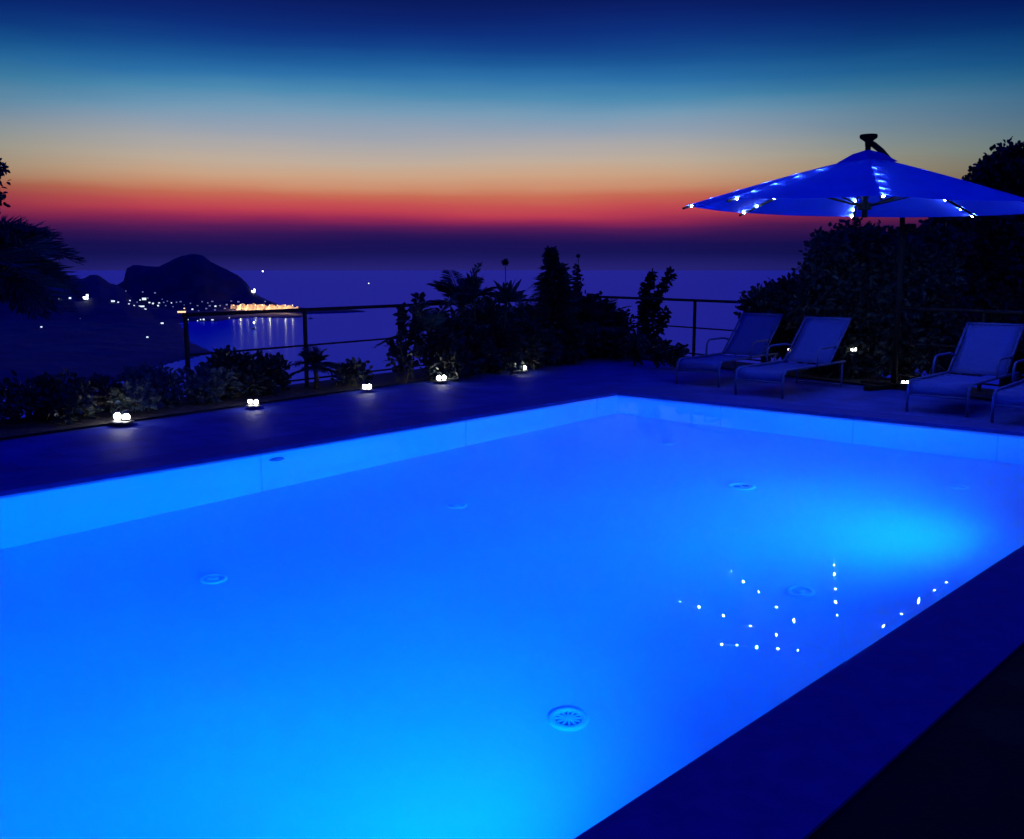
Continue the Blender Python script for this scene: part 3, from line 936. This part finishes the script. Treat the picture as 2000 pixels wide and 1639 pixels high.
p = on_left(1085, .55); frond_plant(p, .55, 11, .8, .24, 'low palm with long fronds at the foot of the conical plant', nl=22, trunk_r=.04)
for (px, ins, H_, n_, L_, l) in [(835, .35, .55, 12, .80, 'wispy clump of upright thin fronds just left of the feathery palm'), (915, .2, .75, 10, .70, 'wispy clump of upright fronds reaching over the rail beside the dragon tree'),
                             (1000, .3, .65, 12, .85, 'wispy clump of arching fronds left of the conical plant'), (1068, .25, .70, 12, .80, 'wispy clump of arching fronds right of the conical plant'), (1150, .3, .6, 11, .75, 'wispy clump of fronds at the railing corner')]:
    frond_plant(on_left(px, ins), H_, n_, L_, .17, l, 'plant', 20, name='feathery_plant', trunk_r=.02, zspread=(.5, 1.35), group='wispy plants of the middle planting')
p = on_left(1125, .35); shrub(p, .36, top_h(1125, 592, p), 30, .11, 'dark rounded shrub just left of the railing corner', None)
p = on_left(1185, .75)
hh = top_h(1200, 535, p)
leafy_stem_plant(p, [([(0, 0, 0), (.06, 0, hh * .5), (.05, 0, hh * .78), (.16, 0, hh)], .12), ([(.1, 0, 0), (.2, 0, hh * .5), (.27, 0, hh * .74), (.50, 0, hh * 1.0)], .15),
                     ([(.1, 0, 0), (.0, 0, hh * .4), (.02, 0, hh * .7)], .1), ([(.1, 0, 0), (.3, 0, hh * .3), (.42, 0, hh * .52)], .1)], .11,
                 'two club shaped leafy stems leaning apart over the railing corner', dens=260, thick=.14)
GS = 'small shrubs under the right railing'
for i, (px, py, Y, l) in enumerate([(1250, 655, 15.6, 'small leafy bush under the right railing, nearest the club stems'), (1285, 668, 15.2, 'low spreading bush under the right railing, second from the club stems'), (1322, 672, 14.9, 'low sparse bush under the right railing, next to the first lounger')]):
    p = ground(px, Y); leafy_stem_plant(p, [([(0, 0, 0), (rnd(-.1, .1), 0, .2), (rnd(-.25, .25), rnd(-.1, .1), rnd(.6, 1) * top_h(px, py, p))], .1) for _ in range(6)], .10, l, 'low_bush', dens=90, group=GS)
# fill between the middle plants: low shrubs in the bed
for i, (px, ins, R_, hy, l) in enumerate([(800, .65, .35, 655, 'low dark shrub behind the second lamp from the corner'), (850, .6, .4, 640, 'low dark shrub at the feet of the feathery palm'), (905, .6, .42, 632, 'low dark shrub below the dragon tree'),
                                       (975, .7, .45, 640, 'low dark shrub behind the lamp nearest the pool corner'), (1045, .8, .40, 640, 'low dark shrub hiding the foot of the conical plant'), (1120, .9, .45, 650, 'low dark shrub in front of the railing corner'), (1150, .5, .42, 610, 'dark dense shrub filling the railing corner behind the club stems'), (1080, .45, .40, 600, 'dark shrub between the conical plant and the railing corner'), (925, .35, .42, 606, 'dark shrub between the feathery palm and the round flower stalk'), (1180, .95, .32, 668, 'low dark shrub at the feet of the club stems')]):
    p = on_left(px, ins); shrub(p, R_ * .9, top_h(px, hy + 8, p), 30, .10, l, 'low shrubs of the middle planting', per=36)
# left group of low bushes along the fence, paler ones near the lamps
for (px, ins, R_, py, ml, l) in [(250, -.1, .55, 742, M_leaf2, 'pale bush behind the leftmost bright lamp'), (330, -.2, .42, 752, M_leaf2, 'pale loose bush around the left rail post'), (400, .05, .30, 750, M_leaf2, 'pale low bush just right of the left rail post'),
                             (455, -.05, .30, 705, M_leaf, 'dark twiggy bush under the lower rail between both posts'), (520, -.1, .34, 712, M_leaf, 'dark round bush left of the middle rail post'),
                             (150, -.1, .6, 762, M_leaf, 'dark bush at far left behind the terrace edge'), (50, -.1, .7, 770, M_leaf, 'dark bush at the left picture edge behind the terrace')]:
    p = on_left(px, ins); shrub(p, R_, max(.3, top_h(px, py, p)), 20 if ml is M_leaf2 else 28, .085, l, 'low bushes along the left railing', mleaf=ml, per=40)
p = on_left(600, .1); frond_plant(p, .30, 18, .40, .17, 'small tufted palm at the foot of the middle rail post', nl=18, trunk_r=.03, zspread=(-.1, 1.3))
p = on_left(660, .25); shrub(p, .22, .22, 12, .08, 'tiny bush under the bottom rail left of the yellow lamp', 'low bushes along the left railing', per=30)

# trees and tall shrubs on the right
def crown_tree(p, spec, leaf, label, group, name, mleaf=M_leaf, trunk_r=.09, per=60, cat='tree'):
    """spec: clump blobs (dx, dy, z, radius, number of clumps)"""
    root = empty(name, p); tag(root, label, cat, group)
    st = MB(); lf = MB()
    zc = sum(s[2] for s in spec) / len(spec)
    st.tube([(0, 0, -.6), (.03, .02, zc * .35), (0, 0, zc * .65)], [trunk_r, trunk_r * .8, trunk_r * .6], 9)
    for (dx, dy, z, r, n) in spec:
        c = V((dx, dy, z))
        st.tube([V((0, 0, zc * .35)), V((dx * .5, dy * .5, (zc * .4 + z) * .5)), c], [trunk_r * .5, trunk_r * .35, .012], 6)
        for i in range(n):
            d_ = rdir(); cc = c + V((d_.x, d_.y, d_.z * .85)) * r * (rnd(0, 1) ** .45)
            st.tube([c, c.lerp(cc, .5) + rdir() * .04, cc], [.012, .008, .003], 4, cap=False)
            cr = leaf * rnd(1.2, 2.3)
            for k in range(per):
                e = rdir(); q_ = cc + e * cr * rnd(.05, 1)
                lf.leaf(q_, (e + rdir() * .8).normalized(), rdir(0, 1), leaf * rnd(.7, 1.2), leaf * .58, .15, .1)
    st.build('trunk', M_trunk, root); lf.build('crown', mleaf, root)
    return root
def blob(px, py, p, r, n, dy=0.0):
    q_ = at_depth(px, py, p.y + dy); return (q_.x - p.x, dy, q_.z - p.z, r, n)
GR = 'tall dark shrubs behind the loungers'
p = ground(1500, 14.7); crown_tree(p, [blob(1495, 600, p, .30, 46), blob(1530, 600, p, .38, 50), blob(1560, 640, p, .45, 50), blob(1510, 650, p, .35, 36), blob(1585, 575, p, .35, 44)], .095,
           'dark round leaved shrub directly behind the first lounger', GR, 'broadleaf_shrub', cat='shrub')
p = ground(1650, 13.75); crown_tree(p, [blob(1640, 495, p, .34, 50), blob(1690, 485, p, .34, 50), blob(1620, 540, p, .40, 50), blob(1690, 560, p, .5, 60), blob(1620, 610, p, .5, 60), blob(1700, 640, p, .5, 60), blob(1650, 690, p, .5, 50), blob(1745, 500, p, .34, 40)], .095,
           'tall round leaved shrub behind the second lounger, spotted with lamplight', GR, 'broadleaf_shrub', cat='shrub')
p = ground(1775, 13.3); crown_tree(p, [blob(1740, 600, p, .45, 55), blob(1790, 560, p, .5, 60), blob(1760, 680, p, .5, 55), blob(1830, 630, p, .5, 55), blob(1770, 520, p, .35, 34), blob(1830, 490, p, .34, 36)], .09,
           'dark shrub around the umbrella pole, spotted with lamplight', GR, 'broadleaf_shrub', cat='shrub')
p = ground(1880, 14.6); crown_tree(p, [blob(1850, 480, p, .5, 55), blob(1900, 450, p, .55, 60), blob(1900, 540, p, .65, 70), blob(1860, 600, p, .6, 60), blob(1920, 640, p, .6, 60), blob(1870, 700, p, .5, 50)], .10,
           'black leafy tree under the right half of the umbrella', GR, 'broadleaf_tree')
p = ground(1985, 15.6); crown_tree(p, [blob(1965, 345, p, .42, 62), blob(1975, 400, p, .5, 60), blob(1925, 370, p, .26, 30), blob(2010, 420, p, .7, 70), blob(1980, 490, p, .8, 70), blob(2010, 580, p, .9, 80), blob(1960, 640, p, .7, 60), blob(2040, 690, p, .8, 60), blob(1896, 372, p, .13, 12), blob(1972, 318, p, .22, 22)], .10,
           'tallest dark tree rising above the umbrella at the right edge', None, 'broadleaf_tree', trunk_r=.14)
# left: palm and a leafy branch reaching into view
p = V((-6.12, 11.2, -1.6))
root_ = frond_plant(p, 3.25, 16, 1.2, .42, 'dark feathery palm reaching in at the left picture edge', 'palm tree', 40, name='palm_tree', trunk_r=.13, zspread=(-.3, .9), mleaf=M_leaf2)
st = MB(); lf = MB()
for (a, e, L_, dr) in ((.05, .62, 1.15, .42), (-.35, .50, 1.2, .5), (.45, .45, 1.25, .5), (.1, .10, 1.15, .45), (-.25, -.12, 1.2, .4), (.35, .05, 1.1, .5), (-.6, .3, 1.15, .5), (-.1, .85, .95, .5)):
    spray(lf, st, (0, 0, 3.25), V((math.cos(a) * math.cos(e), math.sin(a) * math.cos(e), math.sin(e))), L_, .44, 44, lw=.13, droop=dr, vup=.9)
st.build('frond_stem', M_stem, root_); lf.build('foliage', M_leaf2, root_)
p = V((-6.2, 10.2, -1.5)); crown_tree(p, [blob(-4, 332, p, .07, 5), blob(-12, 388, p, .08, 5), blob(-60, 350, p, .25, 14)], .06, 'dark leafy twigs peeking in at the left edge above the palm', None, 'broadleaf_tree', trunk_r=.05, per=26)

# ------------------------------------------------------------------ garden lamps
def garden_lamp(p, energy, warm, label, group, glow_dir=0.0):
    root = empty('garden_lamp', p, glow_dir); tag(root, label, 'lamp', group)
    q = MB(); q.lathe([(.085, -.005), (.085, .010), (.07, .016), (.0005, .018)], 16); q.box(0, 0, .022, .12, .035, .014)
    q.build('base', M_lampbody, root)
    for s in (-1, 1):
        q = MB(); q.ball((s * .036, rnd(-.012, .012), .048 + rnd(-.006, .008)), rnd(.020, .028), 14); q.build('bulb', M_bulb_warm if warm else M_bulb, root, smooth=True)
        q = MB(); q.lathe([(.024, .0), (.022, .006), (.010, .012), (.001, .013)], 14, (s * .040, 0, .077)); q.build('lamp_cap', M_lampbody, root, smooth=True)
    light('lamp_glow', 'POINT', root, (0, -.06, .05), energy, (1, .72, .42) if warm else (.40, .58, 1.0), .04)
LAMPS = []
GL = 'small twin bulb garden lamps along the planting'
for (px, py, e, l) in [(238, 815, 6, 'leftmost and brightest twin bulb garden lamp by the pale bush'), (495, 784, 2.5, 'twin bulb garden lamp between both rail posts'), (717, 753, 2, 'yellowish twin bulb garden lamp half hidden by leaves'),
                     (862, 737, 2, 'twin bulb garden lamp in front of the feathery palm'), (1020, 718, 2.5, 'twin bulb garden lamp nearest the pool corner')]:
    p = at(px, py, 0.072); p.z = .02; garden_lamp(p, e * .026, False, l, GL, rnd(-.7, .7)); bpy.context.scene.collection.objects['garden_lamp' if px == 238 else 'garden_lamp.%03d' % [238, 495, 717, 862, 1020].index(px)].scale = ([1.3, .95, .9, 1.05, 1.1][[238, 495, 717, 862, 1020].index(px)],) * 3
garden_lamp(at(1768, 752, .02), .12, False, 'lone twin bulb garden lamp at the foot of the umbrella pole', GL)
p = ground(1552, 13.75); p.z = .42
# wall-less uplights inside the hedge
garden_lamp(ground(1552, 13.7, .36), .3, True, 'warm lamp glowing through leaves between the first two loungers', GL)
garden_lamp(ground(1676, 13.3, .40), .3, False, 'white lamp glowing through leaves right of the second lounger', GL)
for nm, k_ in (('garden_lamp.005', .75), ('garden_lamp.006', .7), ('garden_lamp.007', .6)):
    bpy.data.objects[nm].scale = (k_, k_, k_)

# ------------------------------------------------------------------ sun loungers
def make_lounger():
    root = empty('sun_lounger', (0, 0, 0))
    Wd = .62; HS = .33; BL = .80; BA = math.radians(43); SL = 1.22
    hinge = V((0, 0, HS))
    back = hinge + V((0, math.cos(BA) * BL, math.sin(BA) * BL))
    # sling: foot roll, seat, back with a soft sag; y runs from foot (-) to head (+)
    prof = [(-SL - .035, HS - .13), (-SL - .03, HS - .05), (-SL + .0, HS - .012), (-SL + .08, HS + .004)]
    for i in range(1, 9):
        t = i / 9; prof.append((-SL + .08 + (SL - .08) * t, HS + .004 - .016 * math.sin(math.pi * t)))
    seat_end = len(prof)
    bp = []
    for i in range(0, 9):
        t = i / 8; pt = hinge.lerp(back, t); sag = .018 * math.sin(math.pi * t)
        bp.append((pt.y + sag * math.sin(BA), pt.z - sag * math.cos(BA) + .004))
    def sling(pr, name):
        q = MB(); th = .008
        n = 7
        for i, (y, z) in enumerate(pr):
            for j in range(n):
                x = -Wd / 2 + .02 + (Wd - .04) * j / (n - 1); s = -.008 * math.sin(math.pi * j / (n - 1))
                q.v.append((x, y, z + s))
        for i in range(len(pr) - 1):
            for j in range(n - 1):
                k = i * n + j; q.f.append((k, k + 1, k + n + 1, k + n)); q.mi.append(0)
        o = q.build(name, M_sling, root, smooth=True)
        m = o.modifiers.new('thickness', 'SOLIDIFY'); m.thickness = th; m.offset = -1
    sling(prof, 'seat'); sling(bp, 'backrest')
    for s in (-1, 1):
        x = s * Wd / 2
        q = MB()
        q.tube([(x, -SL - .035, 0), (x, -SL - .04, HS - .12), (x, -SL - .025, HS - .04), (x, -SL + .03, HS), (x, -SL + .1, HS), (x, -.4, HS), (x, .02, HS), (x, .48, HS)], .016, 8)
        q.build('side_rail', M_frame, root, smooth=True)
        q = MB(); q.tube([(x, 0, HS)] + [tuple(V((x, 0, 0)) + hinge.lerp(back, t) * 1.0) for t in (.3, .65, 1.0)], .015, 8)
        q.build('back_frame', M_frame, root, smooth=True)
        q = MB(); q.tube([(x, .40, 0), (x, .40, HS)], .015, 8); q.build('leg', M_frame, root, smooth=True)
        xo = x + s * .03
        q = MB(); q.tube([(xo, -.42, HS), (xo, -.41, HS + .15), (xo, -.37, HS + .20), (xo, -.30, HS + .215), (xo, -.05, HS + .215), (xo, .10, HS + .215), (x, .17, HS + .19)], .014, 8)
        q.build('armrest', M_frame, root, smooth=True)
    for y, z in ((-SL - .037, HS - .14), (.40, .03)):
        q = MB(); q.tube([(-Wd / 2, y, z), (Wd / 2, y, z)], .011, 8); q.build('cross_bar', M_frame, root, smooth=True)
    q = MB(); q.tube([(-Wd / 2, back.y, back.z), (Wd / 2, back.y, back.z)], .015, 8); q.build('head_bar', M_frame, root, smooth=True)
    return root
# foot front midpoints on the ground, direction along the pool
FEET = [((1313, 748), (1405, 755)), ((1442, 770), (1526, 777)), ((1780, 803), (1884, 812)), ((1946, 826), (2052, 836))]
LAB = ['sun lounger farthest left, its frame against the sea', 'second sun lounger from the left with a warm lamp behind it', 'sun lounger standing alone at right below the dark trees', 'sun lounger cut off by the right picture edge']
proto = make_lounger()
ang = math.atan2(-U.y, -U.x) - math.pi / 2
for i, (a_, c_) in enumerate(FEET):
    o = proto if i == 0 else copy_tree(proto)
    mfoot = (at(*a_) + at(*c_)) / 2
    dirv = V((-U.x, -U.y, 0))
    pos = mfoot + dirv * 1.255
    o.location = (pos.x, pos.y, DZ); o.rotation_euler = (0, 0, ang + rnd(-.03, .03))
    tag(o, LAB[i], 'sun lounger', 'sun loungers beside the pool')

# ------------------------------------------------------------------ umbrella
UC = V((3.69, 10.46, 0)); UP = V((4.90, 12.50, 0))
RIM, HEM, APX = 1.86, 2.14, 2.66
umb = empty('cantilever_umbrella', UC, 0)
tag(umb, 'blue cantilever umbrella with strings of lights under its ribs', 'umbrella')
base_a = math.atan2(-UC.y, -UC.x)             # one rib points about towards the viewer
angs = [base_a + math.radians(4) + i * math.pi / 4 for i in range(8)]
def rib_pt(a, r):
    t = r / RIM
    z = APX - (APX - HEM) * (t ** 1.12)
    z += .028 * r * math.sin(a - base_a) * -1
    return V((math.cos(a) * r, math.sin(a) * r, z))
q = MB(); nseg = 12; sub = 6
k0 = 0
for i in range(8):
    a0, a1 = angs[i], angs[(i + 1) % 8] + (2 * math.pi if i == 7 else 0)
    base_k = len(q.v)
    for j in range(nseg + 1):
        r = .10 + (RIM - .10) * j / nseg
        p0, p1 = rib_pt(a0, r), rib_pt(a1, r)
        for m_ in range(sub + 1):
            t = m_ / sub; pp = p0.lerp(p1, t)
            sag = math.sin(math.pi * t) * (j / nseg)
            pp.z -= .014 * sag
            c_ = V((pp.x, pp.y, 0)); pp -= c_.normalized() * .03 * sag
            q.v.append(tuple(pp))
    for j in range(nseg):
        for m_ in range(sub):
            k = base_k + j * (sub + 1) + m_
            q.f.append((k, k + sub + 1, k + sub + 2, k + 1)); q.mi.append(0)
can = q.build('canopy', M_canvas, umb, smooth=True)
q = MB()
for i in range(8):                           # vent cap
    a0, a1 = angs[i], angs[(i + 1) % 8]
    pts0 = [V((math.cos(a0) * r, math.sin(a0) * r, z)) for r, z in ((.03, APX + .065), (.15, APX + .03), (.30, APX - .055))]
    pts1 = [V((math.cos(a1) * r, math.sin(a1) * r, z)) for r, z in ((.03, APX + .065), (.15, APX + .03), (.30, APX - .055))]
    for j in range(2):
        q.quad(pts0[j], pts0[j + 1], pts1[j + 1], pts1[j])
q.build('vent_cap', M_canvas, can)
for i in range(8):
    q = MB(); q.tube([rib_pt(angs[i], r) - V((0, 0, .022)) for r in (.08, .5, 1.0, 1.5, RIM + .03)], .013, 6)
    rb = q.build('rib', M_umet, umb)
    q = MB(); q.tube([V((math.cos(angs[i]) * .06, math.sin(angs[i]) * .06, HEM + .02)), rib_pt(angs[i], .95) - V((0, 0, .03))], .009, 6)
    q.build('strut', M_umet, rb)
    for r in (.70, 1.0, 1.30, 1.58, 1.79):
        q = MB(); p_ = rib_pt(angs[i], r) - V((math.sin(angs[i]) * .022, -math.cos(angs[i]) * .024, .024)); q.ball(p_, .0105, 8)
        q.build('led_bulb', M_led, umb, smooth=True)
q = MB(); q.tube([(0, 0, HEM - .10), (0, 0, APX + .16)], .028, 10); q.lathe([(.07, 0), (.07, .06), (.03, .08)], 14, (0, 0, HEM - .02)); q.build('hub', M_umet, umb, smooth=True)
q = MB(); q.lathe([(.03, .10), (.035, .15), (.085, .185), (.09, .205), (.085, .222), (.0005, .225)], 18, (0, 0, APX)); q.build('finial', M_umet, umb, smooth=True)
rel_p = UP - UC
def arm_pt(t, z): return V((rel_p.x * t, rel_p.y * t, z))
q = MB(); q.tube([arm_pt(.0, APX + .15), arm_pt(.12, APX + .15), arm_pt(.3, APX + .13), arm_pt(.5, APX + .08), arm_pt(.68, APX - .02), arm_pt(.84, APX - .18), arm_pt(.95, APX - .42), arm_pt(1.0, APX - .75)], .032, 10)
q.build('arm', M_umet, umb, smooth=True)
q = MB(); q.tube([arm_pt(1, 0.05), arm_pt(1, APX - .74)], .036, 12); q.build('pole', M_umet, umb, smooth=True)
q = MB(); q.box(rel_p.x + .09, rel_p.y, 2.02, .13, .10, .10); bevel(q.build('crank_housing', M_umet, umb), .02)
q = MB(); q.tube([arm_pt(1, 1.80) + V((.03, 0, 0)), arm_pt(1, 1.95) + V((.05, 0, 0)), arm_pt(1, 2.0) + V((.09, 0, 0))], .014, 8); q.build('crank_bracket', M_umet, umb)
q = MB()
for r_ in (0, math.pi / 2):
    q.box(rel_p.x, rel_p.y, .02 + (.002 if r_ else 0), 1.0, .08, .05, r_ + .5)
q.box(rel_p.x, rel_p.y, .055, .22, .22, .02, .5)
q.build('base', M_umet, umb)
